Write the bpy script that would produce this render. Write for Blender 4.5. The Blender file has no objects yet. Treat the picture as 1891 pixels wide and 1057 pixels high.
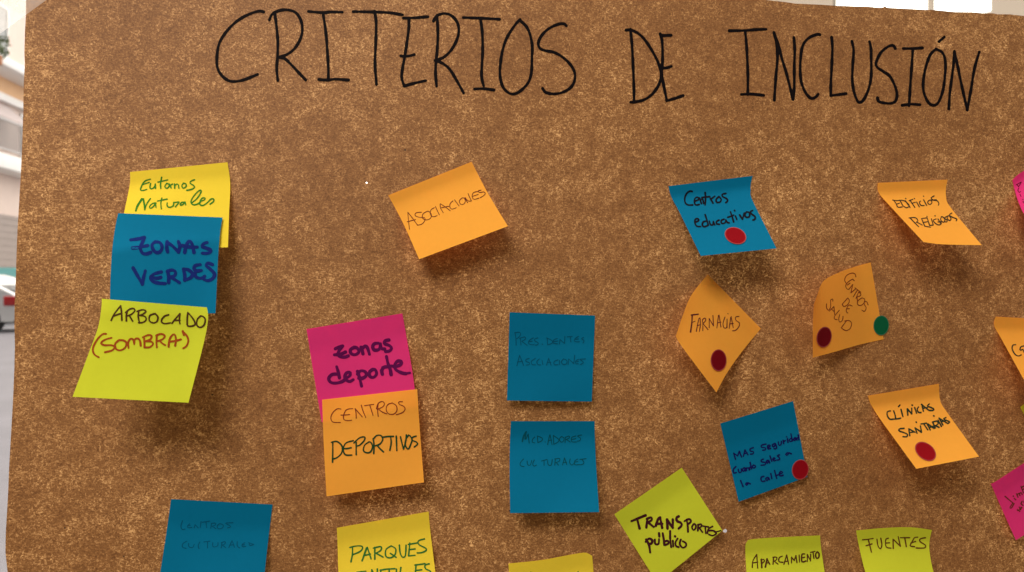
import bpy, bmesh, math, random
from mathutils import Vector, Matrix
from mathutils.bvhtree import BVHTree

random.seed(7)
SC = bpy.context.scene
COL = SC.collection

# ------------------------------------------------------------------ camera
W, H, F = 1891.0, 1057.0, 1428.0          # photograph size and focal length in its pixels
ZC = 1.15
DIST = 0.678
YAW = math.radians(9.0)
CAM = Vector((0, -DIST, ZC))
FWD = Vector((math.sin(YAW), math.cos(YAW), 0))
RGT = Vector((math.cos(YAW), -math.sin(YAW), 0))
UP = Vector((0, 0, 1))
cd = bpy.data.cameras.new('camera')
cd.sensor_width = 36.0
cd.lens = 36.0 * F / W
cd.clip_start = 0.02
cd.clip_end = 400
cd.dof.use_dof = True
cd.dof.focus_distance = 0.685
cd.dof.aperture_fstop = 9.0
cam = bpy.data.objects.new('camera', cd)
cam.matrix_world = Matrix(((RGT.x, UP.x, -FWD.x, CAM.x), (RGT.y, UP.y, -FWD.y, CAM.y),
                           (RGT.z, UP.z, -FWD.z, CAM.z), (0, 0, 0, 1)))
COL.objects.link(cam)
SC.camera = cam

# ------------------------------------------------------------------ light
wd = bpy.data.worlds.new('World')
SC.world = wd
wd.use_nodes = True
nt = wd.node_tree
nt.nodes.clear()
out = nt.nodes.new('ShaderNodeOutputWorld')
bg = nt.nodes.new('ShaderNodeBackground')
tc = nt.nodes.new('ShaderNodeTexCoord')
dt = nt.nodes.new('ShaderNodeVectorMath'); dt.operation = 'DOT_PRODUCT'
dt.inputs[1].default_value = (0, 0.94, 0.34)     # street and sky side bright, room side dim
mr = nt.nodes.new('ShaderNodeMapRange'); mr.interpolation_type = 'SMOOTHSTEP'
mr.inputs['From Min'].default_value = -0.30
mr.inputs['From Max'].default_value = 0.35
mx = nt.nodes.new('ShaderNodeMix'); mx.data_type = 'RGBA'
mx.inputs['A'].default_value = (0.09, 0.083, 0.077, 1)
mx.inputs['B'].default_value = (4.5, 4.1, 3.85, 1)
nt.links.new(tc.outputs['Generated'], dt.inputs[0])
nt.links.new(dt.outputs['Value'], mr.inputs['Value'])
nt.links.new(mr.outputs['Result'], mx.inputs['Factor'])
nt.links.new(mx.outputs['Result'], bg.inputs['Color'])
nt.links.new(bg.outputs[0], out.inputs[0])
bg.inputs['Strength'].default_value = 1.0

def area(name, loc, target, sx, sy, power, color):
    l = bpy.data.lights.new(name, 'AREA')
    l.shape = 'RECTANGLE'; l.size = sx; l.size_y = sy; l.energy = power; l.color = color
    o = bpy.data.objects.new(name, l)
    o.location = loc
    o.rotation_euler = (Vector(target) - Vector(loc)).to_track_quat('-Z', 'Y').to_euler()
    COL.objects.link(o)
area('room_ceiling_light', (-0.75, -1.5, ZC + 1.36), (0.05, 0, ZC), 0.9, 0.6, 55, (1.0, 0.93, 0.84))

SC.view_settings.view_transform = 'Standard'
SC.view_settings.look = 'None'
SC.view_settings.exposure = 0.0
SC.view_settings.gamma = 1.0
SC.view_settings.use_curve_mapping = False
SC.cycles.max_bounces = 8
SC.cycles.transparent_max_bounces = 12
SC.cycles.caustics_reflective = False
SC.cycles.sample_clamp_indirect = 6

# ------------------------------------------------------------------ pixel helpers
def ray(px, py):
    d = FWD + RGT * ((px - W / 2) / F) + UP * (-(py - H / 2) / F)
    return d
def at_depth(px, py, depth):
    return CAM + ray(px, py) * depth
def wave(x, z):                         # gentle undulation of the hanging paper, metres towards the room
    return (0.0045 + 0.0013 * math.sin(7.0 * x + 2.1 * z + 0.6) + 0.0009 * math.sin(13 * x - 9 * z)
            + 0.0006 * math.sin(23 * z + 5 * x))
def on_paper(px, py, lift=0.0):
    d = ray(px, py)
    t = DIST / d.y
    for _ in range(4):
        p = CAM + d * t
        t = (DIST - wave(p.x, p.z) - lift) / d.y
    return CAM + d * t

def catmull(pts, n=10):
    if len(pts) < 3:
        return [tuple(p) for p in pts]
    P = [pts[0]] + list(pts) + [pts[-1]]
    o = []
    for i in range(1, len(P) - 2):
        a, b, c, d = P[i - 1], P[i], P[i + 1], P[i + 2]
        for k in range(n):
            t = k / n
            o.append(tuple(0.5 * ((2 * b[j]) + (c[j] - a[j]) * t + (2 * a[j] - 5 * b[j] + 4 * c[j] - d[j]) * t * t
                                  + (3 * b[j] - a[j] - 3 * c[j] + d[j]) * t ** 3) for j in range(2)))
    o.append(tuple(pts[-1]))
    return o
def resample(pts, n):
    L = [0]
    for a, b in zip(pts, pts[1:]):
        L.append(L[-1] + math.hypot(b[0] - a[0], b[1] - a[1]))
    o, k = [], 0
    for i in range(n + 1):
        s = L[-1] * i / n
        while k < len(L) - 2 and L[k + 1] < s:
            k += 1
        t = 0 if L[k + 1] == L[k] else (s - L[k]) / (L[k + 1] - L[k])
        t = max(0, min(1, t))
        o.append((pts[k][0] + (pts[k + 1][0] - pts[k][0]) * t, pts[k][1] + (pts[k + 1][1] - pts[k][1]) * t))
    return o

# ------------------------------------------------------------------ materials
def mat(name):
    m = bpy.data.materials.new(name); m.use_nodes = True
    m.node_tree.nodes.clear()
    return m, m.node_tree.nodes, m.node_tree.links
def ramp(N, stops):
    r = N.new('ShaderNodeValToRGB')
    el = r.color_ramp.elements
    el[0].position, el[0].color = stops[0][0], tuple(stops[0][1]) + (1,)
    el[1].position, el[1].color = stops[-1][0], tuple(stops[-1][1]) + (1,)
    for p, c in stops[1:-1]:
        e = el.new(p); e.color = tuple(c) + (1,)
    return r
def math_node(N, L, op, a, b=None, clamp=False):
    n = N.new('ShaderNodeMath'); n.operation = op; n.use_clamp = clamp
    for i, v in enumerate((a, b)):
        if v is None: continue
        if isinstance(v, (int, float)): n.inputs[i].default_value = v
        else: L.new(v, n.inputs[i])
    return n.outputs[0]
def noise(N, L, vec, scale, detail=2, rough=0.5, dist=0.0):
    n = N.new('ShaderNodeTexNoise')
    n.inputs['Scale'].default_value = scale; n.inputs['Detail'].default_value = detail
    n.inputs['Roughness'].default_value = rough; n.inputs['Distortion'].default_value = dist
    L.new(vec, n.inputs['Vector'])
    return n.outputs['Fac']
def maprange(N, L, v, a, b, c=0.0, d=1.0):
    n = N.new('ShaderNodeMapRange')
    n.inputs['From Min'].default_value = a; n.inputs['From Max'].default_value = b
    n.inputs['To Min'].default_value = c; n.inputs['To Max'].default_value = d
    L.new(v, n.inputs['Value'])
    return n.outputs['Result']
def mixc(N, L, f, a, b):
    n = N.new('ShaderNodeMix'); n.data_type = 'RGBA'
    for s, v in (('A', a), ('B', b)):
        if isinstance(v, tuple): n.inputs[s].default_value = v + (1,)
        else: L.new(v, n.inputs[s])
    if isinstance(f, (int, float)): n.inputs['Factor'].default_value = f
    else: L.new(f, n.inputs['Factor'])
    return n.outputs['Result']

def plain(name, color, rough=0.6, var=0.12, scale=6.0, metallic=0.0, spec=0.4):
    m, N, L = mat(name)
    o = N.new('ShaderNodeOutputMaterial'); p = N.new('ShaderNodeBsdfPrincipled')
    c = N.new('ShaderNodeTexCoord')
    f = noise(N, L, c.outputs['Object'], scale, 4, 0.6)
    lo = tuple(x * (1 - var) for x in color); hi = tuple(min(1, x * (1 + var)) for x in color)
    L.new(mixc(N, L, f, lo, hi), p.inputs['Base Color'])
    p.inputs['Roughness'].default_value = rough; p.inputs['Metallic'].default_value = metallic
    p.inputs['Specular IOR Level'].default_value = spec
    L.new(p.outputs[0], o.inputs[0])
    return m

def kraft_material(origin, holes):
    m, N, L = mat('kraft_paper')
    o = N.new('ShaderNodeOutputMaterial')
    co = N.new('ShaderNodeTexCoord').outputs['Object']
    cloud = noise(N, L, co, 62, 3, 0.55, 0.3)          # patches a few cm across
    big = noise(N, L, co, 7, 2, 0.5)
    fleck = noise(N, L, co, 420, 3, 0.64, 1.4)         # fibre clumps
    fine = noise(N, L, co, 800, 2, 0.6, 0.5)
    # long fibres: stretched noise in two directions
    fib = []
    for ang in (0.6, -0.75):
        mp = N.new('ShaderNodeMapping'); mp.inputs['Rotation'].default_value = (0, ang, 0)
        mp.inputs['Scale'].default_value = (270, 270, 1000)
        L.new(co, mp.inputs['Vector'])
        n = noise(N, L, mp.outputs[0], 1.0, 2, 0.5, 0.4)
        fib.append(maprange(N, L, n, 0.54, 0.74))
    fibres = math_node(N, L, 'MAXIMUM', fib[0], fib[1])
    cl = maprange(N, L, cloud, 0.34, 0.66)
    fl = maprange(N, L, fleck, 0.51, 0.68)
    fl = math_node(N, L, 'MAXIMUM', fl, math_node(N, L, 'MULTIPLY', fibres, 0.75))
    fl = math_node(N, L, 'MULTIPLY', fl, maprange(N, L, cl, 0.0, 1.0, 0.46, 1.05))
    fl = math_node(N, L, 'MULTIPLY', fl, maprange(N, L, big, 0.32, 0.68, 0.62, 1.12))
    drk = maprange(N, L, fleck, 0.46, 0.28)
    fn = maprange(N, L, fine, 0.3, 0.7, -0.16, 0.16)
    val = math_node(N, L, 'ADD', math_node(N, L, 'MULTIPLY', fl, 0.80), fn)
    val = math_node(N, L, 'ADD', val, math_node(N, L, 'MULTIPLY', cl, 0.07))
    val = math_node(N, L, 'SUBTRACT', val, math_node(N, L, 'MULTIPLY', drk, 0.24))
    val = math_node(N, L, 'ADD', val, maprange(N, L, big, 0.3, 0.7, 0.11, 0.19), clamp=True)
    # dark specks of bark
    vo = N.new('ShaderNodeTexVoronoi'); vo.inputs['Scale'].default_value = 44
    L.new(co, vo.inputs['Vector'])
    sep = N.new('ShaderNodeSeparateColor'); L.new(vo.outputs['Color'], sep.inputs[0])
    sp = math_node(N, L, 'MULTIPLY', maprange(N, L, vo.outputs['Distance'], 0.045, 0.030),
                   math_node(N, L, 'GREATER_THAN', sep.outputs[0], 0.86), clamp=True)
    fr = ramp(N, [(0.0, KR_F[0]), (0.35, KR_F[1]), (1.0, KR_F[2])]); L.new(val, fr.inputs[0])
    tr = ramp(N, [(0.0, KR_T[0]), (0.35, KR_T[1]), (1.0, KR_T[2])]); L.new(val, tr.inputs[0])
    fcol = mixc(N, L, math_node(N, L, 'MULTIPLY', sp, 0.85), fr.outputs[0], (0.02, 0.008, 0.005))
    tcol = mixc(N, L, math_node(N, L, 'MULTIPLY', sp, 0.9), tr.outputs[0], (0.002, 0.001, 0.001))
    p = N.new('ShaderNodeBsdfPrincipled')
    L.new(fcol, p.inputs['Base Color'])
    p.inputs['Roughness'].default_value = 0.62
    p.inputs['Specular IOR Level'].default_value = 0.25
    bp = N.new('ShaderNodeBump'); bp.inputs['Strength'].default_value = 0.25
    bp.inputs['Distance'].default_value = 0.0004
    L.new(fine, bp.inputs['Height']); L.new(bp.outputs[0], p.inputs['Normal'])
    t = N.new('ShaderNodeBsdfTranslucent'); L.new(tcol, t.inputs[0])
    ad = N.new('ShaderNodeAddShader'); L.new(p.outputs[0], ad.inputs[0]); L.new(t.outputs[0], ad.inputs[1])
    last = ad.outputs[0]
    for (pt, r) in holes:                               # small pin holes through the sheet
        v = N.new('ShaderNodeVectorMath'); v.operation = 'DISTANCE'
        L.new(co, v.inputs[0]); v.inputs[1].default_value = pt - origin
        d = math_node(N, L, 'ADD', v.outputs['Value'], maprange(N, L, fleck, 0.3, 0.7, -r * 0.4, r * 0.4))
        hole = math_node(N, L, 'LESS_THAN', d, r)
        tb = N.new('ShaderNodeBsdfTransparent')
        ms = N.new('ShaderNodeMixShader')
        L.new(hole, ms.inputs[0]); L.new(last, ms.inputs[1]); L.new(tb.outputs[0], ms.inputs[2])
        last = ms.outputs[0]
    L.new(last, o.inputs[0])
    return m
KR_F = [(0.120, 0.049, 0.014), (0.218, 0.100, 0.034), (0.46, 0.272, 0.125)]
KR_T = [(0.014, 0.0039, 0.0005), (0.038, 0.0132, 0.0020), (0.190, 0.095, 0.027)]

def note_material(name, color, trans):
    m, N, L = mat(name)
    o = N.new('ShaderNodeOutputMaterial')
    co = N.new('ShaderNodeTexCoord').outputs['Object']
    f = noise(N, L, co, 260, 4, 0.65)
    g = noise(N, L, co, 30, 2, 0.5)
    v = math_node(N, L, 'ADD', math_node(N, L, 'MULTIPLY', f, 0.6), math_node(N, L, 'MULTIPLY', g, 0.4))
    c = mixc(N, L, v, tuple(x * 0.90 for x in color), tuple(min(0.95, x * 1.08) for x in color))
    p = N.new('ShaderNodeBsdfPrincipled'); L.new(c, p.inputs['Base Color'])
    p.inputs['Roughness'].default_value = 0.75; p.inputs['Specular IOR Level'].default_value = 0.04
    bp = N.new('ShaderNodeBump'); bp.inputs['Strength'].default_value = 0.12; bp.inputs['Distance'].default_value = 0.0003
    L.new(f, bp.inputs['Height']); L.new(bp.outputs[0], p.inputs['Normal'])
    t = N.new('ShaderNodeBsdfTranslucent'); t.inputs[0].default_value = tuple(trans) + (1,)
    ms = N.new('ShaderNodeAddShader')
    L.new(p.outputs[0], ms.inputs[0]); L.new(t.outputs[0], ms.inputs[1])
    L.new(ms.outputs[0], o.inputs[0])
    return m
NOTE = {
    'orange':  note_material('orange_note_paper', (0.54, 0.245, 0.030), (0.42, 0.080, 0.003)),
    'yellow':  note_material('yellow_note_paper', (0.60, 0.45, 0.030), (0.24, 0.14, 0.004)),
    'lime':    note_material('lime_note_paper', (0.39, 0.42, 0.021), (0.16, 0.15, 0.003)),
    'magenta': note_material('magenta_note_paper', (0.45, 0.024, 0.125), (0.40, 0.008, 0.030)),
    'blue':    note_material('blue_note_paper', (0.0006, 0.106, 0.196), (0.0005, 0.03, 0.06)),
}
INKS = {}
def ink(color):
    if color not in INKS:
        m, N, L = mat('marker_ink')
        o = N.new('ShaderNodeOutputMaterial'); p = N.new('ShaderNodeBsdfPrincipled')
        co = N.new('ShaderNodeTexCoord').outputs['Object']
        f = noise(N, L, co, 420, 3, 0.6)
        L.new(mixc(N, L, f, tuple(x * 0.7 for x in color), tuple(min(1, x * 1.35) for x in color)), p.inputs['Base Color'])
        p.inputs['Roughness'].default_value = 0.6; p.inputs['Specular IOR Level'].default_value = 0.03
        L.new(p.outputs[0], o.inputs[0])
        INKS[color] = m
    return INKS[color]

# ------------------------------------------------------------------ object helpers
def new_obj(name, verts, faces, material, origin=Vector((0, 0, 0)), parent=None, smooth=True):
    me = bpy.data.meshes.new(name)
    me.from_pydata([tuple(Vector(v) - origin) for v in verts], [], faces)
    me.materials.append(material)
    if smooth:
        me.polygons.foreach_set('use_smooth', [True] * len(me.polygons))
    me.update()
    o = bpy.data.objects.new(name, me)
    COL.objects.link(o)
    if parent is None:
        o.location = origin
    else:
        o.parent = parent
    return o
def tag(o, label=None, cat=None, group=None, kind=None):
    if label: o['label'] = label
    if cat: o['category'] = cat
    if group: o['group'] = group
    if kind: o['kind'] = kind
    return o

def stroke_geometry(pts, width, verts, faces, order):
    """One pen stroke as a ribbon in photo pixels: (px, py, order) vertices."""
    if len(pts) == 1:
        pts = [pts[0], (pts[0][0] + 0.6, pts[0][1] + 0.6)]
    c = catmull(pts, 8)
    ln = sum(math.hypot(b[0] - a[0], b[1] - a[1]) for a, b in zip(c, c[1:]))
    n = max(2, int(ln / 2.2))
    c = resample(c, n)
    ph = random.uniform(0, 6)
    rows = []
    for i, (x, y) in enumerate(c):
        a = c[max(0, i - 1)]; b = c[min(n, i + 1)]
        tx, ty = b[0] - a[0], b[1] - a[1]
        l = math.hypot(tx, ty) or 1
        tx, ty = tx / l, ty / l
        w = width * 0.56 * (1 + 0.10 * math.sin(i * 0.31 + ph) + 0.05 * math.sin(i * 0.9 + 2 * ph))
        rows.append((x, y, tx, ty, w))
    k0 = len(verts)
    for i, (x, y, tx, ty, w) in enumerate(rows):
        od = order + i * 0.04
        verts.append((x - ty * w, y + tx * w, od)); verts.append((x + ty * w, y - tx * w, od))
    for i in range(n):
        a = k0 + 2 * i
        faces.append((a, a + 1, a + 3, a + 2))
    for end in (0, n):
        x, y, tx, ty, w = rows[end]
        s = -1 if end == 0 else 1
        od = order + end * 0.04
        base = len(verts)
        for j in range(7):
            th = -math.pi / 2 + math.pi * j / 6
            ex, ey = math.cos(th) * s, math.sin(th)
            verts.append((x + (tx * ex - ty * ey) * w, y + (ty * ex + tx * ey) * w, od + 0.02))
        faces.append(tuple(range(base, base + 7)))
    return order + n * 0.04 + 0.6

class Surface:
    """Finds the point of a sheet behind a photo pixel and floats ink a hair above it."""
    def __init__(self, obj):
        me = obj.data
        mw = Matrix.Translation(obj.location)
        self.tree = BVHTree.FromPolygons([mw @ v.co for v in me.vertices], [tuple(p.vertices) for p in me.polygons])
        self.last = None
    def point(self, px, py, off):
        d = ray(px, py).normalized()
        loc, nor, idx, dist = self.tree.ray_cast(CAM, d)
        if loc is None:
            if self.last is None:
                loc, nor, idx, dist = self.tree.find_nearest(CAM + d * 0.7)
            else:
                loc, nor = self.last
            t = (loc - CAM).dot(nor) / d.dot(nor)
            loc = CAM + d * t
        else:
            self.last = (loc, nor)
        if nor.dot(d) > 0: nor = -nor
        return loc + nor * off

class Crop:
    def __init__(self, x0, y0, x1, wz):
        self.x0, self.y0, self.s = x0, y0, (x1 - x0) / wz
    def parse(self, text):
        res = []
        for st in text.split('|'):
            pts = []
            for tok in st.split():
                a, b = tok.split(',')
                pts.append((self.x0 + float(a) * self.s, self.y0 + float(b) * self.s))
            if pts: res.append(pts)
        return res

def write(surface, crop, text, width, color, name, parent, lift=0.00018):
    """width is in photo pixels; a stroke starting with 'w=3.1' has its own width."""
    verts, faces, order = [], [], 0.0
    for st in text.split('|'):
        w = width
        toks = st.split()
        if toks and toks[0].startswith('w='):
            w = float(toks[0][2:]); toks = toks[1:]
        for pts in crop.parse(' '.join(toks)):
            order = stroke_geometry(pts, w, verts, faces, order)
    P = [surface.point(x, y, lift + 0.000006 * od) for x, y, od in verts]
    return new_obj(name, [p - parent.location for p in P], faces, ink(color), parent=parent, smooth=False)

# ------------------------------------------------------------------ street outside
def box_verts(x0, x1, y0, y1, z0, z1):
    v = [(x, y, z) for z in (z0, z1) for y in (y0, y1) for x in (x0, x1)]
    f = [(0, 2, 3, 1), (4, 5, 7, 6), (0, 1, 5, 4), (2, 6, 7, 3), (0, 4, 6, 2), (1, 3, 7, 5)]
    return v, f
class MB:
    def __init__(self): self.v, self.f = [], []
    def add(self, v, f):
        k = len(self.v); self.v += list(v); self.f += [tuple(i + k for i in q) for q in f]; return self
    def box(self, *a): return self.add(*box_verts(*a))
    def cyl(self, c, axis, r, h, n=24):
        c = Vector(c); ax = Vector(axis).normalized()
        u = ax.orthogonal().normalized(); w = ax.cross(u)
        v = [c + ax * s * h / 2 + (u * math.cos(2 * math.pi * i / n) + w * math.sin(2 * math.pi * i / n)) * r for s in (-1, 1) for i in range(n)]
        f = [(i, (i + 1) % n, n + (i + 1) % n, n + i) for i in range(n)] + [tuple(range(n))[::-1], tuple(range(n, 2 * n))]
        return self.add(v, f)
    def build(self, name, m, parent=None, bevel=0.0):
        o = new_obj(name, self.v, self.f, m, parent=parent, smooth=False)
        if bevel:
            b = o.modifiers.new('bevel', 'BEVEL'); b.width = bevel; b.segments = 3; b.limit_method = 'ANGLE'
            o.data.polygons.foreach_set('use_smooth', [True] * len(o.data.polygons))
        return o
def empty(name, loc, rz=0.0):
    e = bpy.data.objects.new(name, None); e.location = loc; e.rotation_euler = (0, 0, rz)
    e.empty_display_size = 0.2
    COL.objects.link(e); return e

road_m = plain('asphalt', (0.17, 0.158, 0.172), 0.8, 0.25, 1.3)
pave_m = plain('pavement_tiles', (0.45, 0.42, 0.40), 0.8, 0.2, 2.0)
v, f = box_verts(-60, 60, 1.2, 90, -0.3, 0.0)
tag(new_obj('road', v, f, road_m, smooth=False), kind='structure')

fac_o = at_depth(20, 528, 31.0); fac_o.z = 0
FR = math.radians(87)
bld = empty('apartment_building', fac_o + Vector((0, 0, -0.19 * ZC)), FR)
bld.scale = (1.19, 1.19, 1.19)
tag(bld, 'pale apartment building across the street, left of the brown paper, peach band and railed balcony', 'building')
wall_m = plain('pink_render', (0.74, 0.60, 0.53), 0.85, 0.08, 3)
white_m = plain('white_paint', (0.82, 0.80, 0.78), 0.7, 0.06, 3)
peach_m = plain('peach_paint', (0.80, 0.50, 0.28), 0.8, 0.08, 3)
shut_m = plain('shutter_metal', (0.30, 0.24, 0.21), 0.6, 0.12, 5)
dark_m = plain('window_glass_dark', (0.16, 0.17, 0.17), 0.15, 0.2, 2)
MB().box(-9, 9, 0, 6, 0, 13).build('wall', wall_m, bld)
MB().box(-9, 9, -0.35, -0.002, 8.0, 8.6).box(-9, 9, -0.95, -0.352, 8.0, 8.22).build('balcony_slab', white_m, bld, 0.03)
MB().box(-9, 9, -0.10, -0.002, 7.45, 7.997).build('painted_band', peach_m, bld)
MB().box(-9, 9, -0.22, -0.002, 7.2, 7.447).build('ledge', white_m, bld, 0.02)
MB().box(-9, 9, -0.75, -0.002, 4.85, 5.33).build('balcony_slab', white_m, bld, 0.03)
r = MB().box(-9, 9, -0.72, -0.66, 6.38, 6.46).box(-9, 9, -0.72, -0.66, 5.45, 5.50)
for i in range(140):
    s = -8.9 + i * 0.128
    r.box(s, s + 0.035, -0.70, -0.675, 5.5, 6.38)
for s in (-6.2, -3.4, -0.35, 2.4, 5.2):
    r.box(s, s + 0.12, -0.73, -0.65, 5.33, 6.5)
r.build('balcony_railing', plain('railing_paint', (0.42, 0.38, 0.37), 0.5, 0.1, 4), bld)
for s0, z0, z1 in ((-3.2, 5.35, 7.1), (0.55, 5.35, 7.1), (-2.2, 8.75, 10.4), (1.6, 8.75, 10.4)):
    w = MB().box(s0, s0 + 0.08, -0.05, -0.002, z0, z1).box(s0 + 1.9, s0 + 1.98, -0.05, -0.002, z0, z1)
    w.box(s0 + 0.08, s0 + 1.9, -0.05, -0.002, z1 - 0.08, z1).box(s0 + 0.95, s0 + 1.03, -0.05, -0.002, z0, z1 - 0.08)
    wf = w.build('window', white_m, bld)
    MB().box(s0 + 0.08, s0 + 1.9, -0.02, -0.001, z0, z1 - 0.08).build('pane', dark_m, wf)
aw = MB().add([(-2.4, -0.01, 7.15), (-0.1, -0.01, 7.15), (-0.1, -0.62, 6.55), (-2.4, -0.62, 6.55),
               (-2.4, -0.01, 7.12), (-0.1, -0.01, 7.12), (-0.1, -0.62, 6.52), (-2.4, -0.62, 6.52)],
              [(0, 1, 2, 3), (7, 6, 5, 4), (0, 3, 7, 4), (1, 5, 6, 2), (3, 2, 6, 7), (0, 4, 5, 1)])
aw.build('awning', plain('awning_cloth', (0.55, 0.47, 0.46), 0.9, 0.1, 4), bld)
sh = MB()
for i in range(30):
    sh.box(-6, 6, -0.06 if i % 2 else -0.045, -0.002, 0.12 + i * 0.113, 0.12 + i * 0.113 + 0.111)
sh.build('roller_shutter', shut_m, bld)
pl = empty('balcony_plant', at_depth(-6, 110, 25.2))
tag(pl, 'small green plant in a pot on the upper balcony outside', 'plant')
pm = MB()
rg = random.Random(3)
for i in range(160):
    a = rg.uniform(0, 6.28); rr = rg.uniform(0.03, 0.42); z = rg.uniform(0.1, 0.75)
    c = Vector((math.cos(a) * rr, math.sin(a) * rr, z)); d = Vector((rg.uniform(-1, 1), rg.uniform(-1, 1), rg.uniform(-.4, 1))).normalized() * 0.11
    e = d.orthogonal().normalized() * 0.035
    pm.add([c - d, c + e, c + d, c - e], [(0, 1, 2, 3)])
pm.build('foliage', plain('plant_leaf', (0.10, 0.14, 0.04), 0.6, 0.4, 9), pl)
MB().cyl((0, 0, -0.02), (0, 0, 1), 0.16, 0.28).build('pot', plain('terracotta', (0.45, 0.2, 0.1), 0.8), pl)
v, f = box_verts(-9, 9, -2.4, -0.01, 0.0, 0.13)
rm = Matrix.Translation(fac_o) @ Matrix.Rotation(FR, 4, 'Z')
tag(new_obj('pavement', [rm @ Vector(p) for p in v], f, pave_m, smooth=False), kind='structure')

def car(name, label, loc, rz, paint, wide, length, high, roof_back):
    """Local frame: rear end at x = 0 facing -x, nose towards +x, y across."""
    e = empty(name, loc, rz)
    tag(e, label, 'car', 'cars parked across the street')
    hw = wide / 2
    prof = [(0.0, 0.30), (-0.05, 0.45), (-0.02, 0.72), (0.05, 0.95), (0.25 + roof_back, high - 0.08), (0.55 + roof_back, high), (length * 0.5, high),
            (length * 0.68, 0.98), (length * 0.93, 0.82), (length, 0.62), (length, 0.30)]
    verts, faces = [], []
    n = len(prof)
    for y, sc in ((-hw, 0), (-hw * 0.93, 1), (hw * 0.93, 1), (hw, 0)):
        for (x, z) in prof:
            nx = x if sc else 0.06 + x * (length - 0.12) / length
            taper = max(0, (z - 0.9)) * 0.28 * (0 if sc else 1)
            yy = y - math.copysign(max(0, z - 0.9) * 0.22, y)
            verts.append((nx, yy, z - (0.03 if not sc and z > 0.5 else 0)))
    for k in range(3):
        for i in range(n):
            j = (i + 1) % n
            faces.append((k * n + i, k * n + j, (k + 1) * n + j, (k + 1) * n + i))
    faces.append(tuple(range(n))); faces.append(tuple(range(3 * n, 4 * n))[::-1])
    body = new_obj('body', verts, faces, paint, parent=e, smooth=True)
    b = body.modifiers.new('bevel', 'BEVEL'); b.width = 0.05; b.segments = 3; b.limit_method = 'ANGLE'; b.angle_limit = 0.4
    gl = dark_m
    x0, z0, x1, z1 = 0.07, 1.0, 0.23 + roof_back, high - 0.14
    MB().add([(x0 - 0.03, -hw * .78, z0), (x0 - 0.03, hw * .78, z0), (x1 - 0.03, hw * .70, z1), (x1 - 0.03, -hw * .70, z1),
              (x0 + 0.02, -hw * .78, z0), (x0 + 0.02, hw * .78, z0), (x1 + 0.02, hw * .70, z1), (x1 + 0.02, -hw * .70, z1)],
             [(3, 2, 1, 0), (4, 5, 6, 7), (0, 1, 5, 4), (1, 2, 6, 5), (2, 3, 7, 6), (3, 0, 4, 7)]).build('rear_window', gl, e)
    red = plain('tail_lamp_plastic', (0.60, 0.03, 0.03), 0.25, 0.1)
    for s in (-1, 1):
        MB().box(-0.06, 0.30, hw - 0.17 if s > 0 else -hw - 0.012, hw + 0.012 if s > 0 else -hw + 0.17, 0.66, 0.90).build('tail_light', red, e, 0.03)
    MB().box(-0.12, 0.2, -hw * .98, hw * .98, 0.30, 0.60).build('bumper', paint, e, 0.05)
    tm = plain('tyre_rubber', (0.02, 0.02, 0.02), 0.8); rmat = plain('wheel_rim', (0.5, 0.5, 0.5), 0.3, metallic=0.8)
    for wx in (length * 0.17, length * 0.81):
        for s in (-1, 1):
            t = MB().cyl((wx, s * (hw - 0.10), 0.31), (0, 1, 0), 0.31, 0.22).build('tyre', tm, e, 0.03)
            MB().cyl((wx, s * (hw + 0.008), 0.31), (0, 1, 0), 0.19, 0.03).build('rim', rmat, t)
    return e
cw = at_depth(27, 528, 19.0) + FWD * 0.9; cw.z = 0
R171 = math.radians(171)
ax = Vector((math.sin(math.radians(3)), math.cos(math.radians(3)), 0)); ay = Vector((-ax.y, ax.x, 0))
car('parked_car', 'white car parked across the street with a red tail lamp', cw, R171,
    plain('white_car_paint', (0.80, 0.79, 0.78), 0.25, 0.03), 1.75, 3.9, 1.45, 0.75)
cb = at_depth(50, 528, 24.3) + FWD * 0.7; cb.z = 0
car('parked_car', 'turquoise van parked beyond the white car, in front of the shutter', cb, R171 + 0.6,
    plain('turquoise_car_paint', (0.35, 0.85, 0.83), 0.3, 0.05), 1.9, 3.3, 1.72, -0.15)

# building seen above the paper's upper edge
cz = 12.0
b2 = empty('gallery_building', (0, 0, 0))
tag(b2, 'cream building with a bright two pane window, above the paper\'s upper right edge', 'building')
o2 = at_depth(1600, 528, cz); o2.z = 0
WA = math.radians(-58)
b2.location = o2; b2.rotation_euler = (0, 0, WA)
k = cz / F
def X2(px):                              # along the wall, whose plane passes through o2
    t = Vector((math.cos(WA), math.sin(WA), 0)); nn = Vector((-t.y, t.x, 0)); d = ray(px, 528)
    return (CAM + d * ((o2 - CAM).dot(nn) / d.dot(nn)) - o2).dot(t)
def Z2(py): return ZC + (528 - py) * k
cream = plain('cream_render', (0.84, 0.70, 0.55), 0.85, 0.05, 3)
wl = MB()
zt, zb = Z2(-190), Z2(75)
wl.box(X2(1150), X2(1538), 0, 0.12, 4.2, 8.2).box(X2(1830), X2(2500), 0, 0.12, 4.2, 8.2)
wl.box(X2(1538), X2(1830), 0, 0.12, 4.2, zb).box(X2(1538), X2(1830), 0, 0.12, zt, 8.2)
wl.build('wall', cream, b2)
MB().box(X2(1150), X2(2500), 0.125, 0.4, 3.9, 4.25).build('beam', cream, b2)
for px in (1180, 2450):
    MB().box(X2(px) - 0.2, X2(px) + 0.2, 0.01, 0.39, 0, 3.897).build('pillar', cream, b2)
wf = MB().box(X2(1711), X2(1721), 0.03, 0.09, zb, zt).build('window', cream, b2)
gm, N, L = mat('thin_glass')
o_ = N.new('ShaderNodeOutputMaterial'); ms = N.new('ShaderNodeMixShader'); tb = N.new('ShaderNodeBsdfTransparent')
gs = N.new('ShaderNodeBsdfGlossy'); gs.inputs['Roughness'].default_value = 0.03
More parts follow.
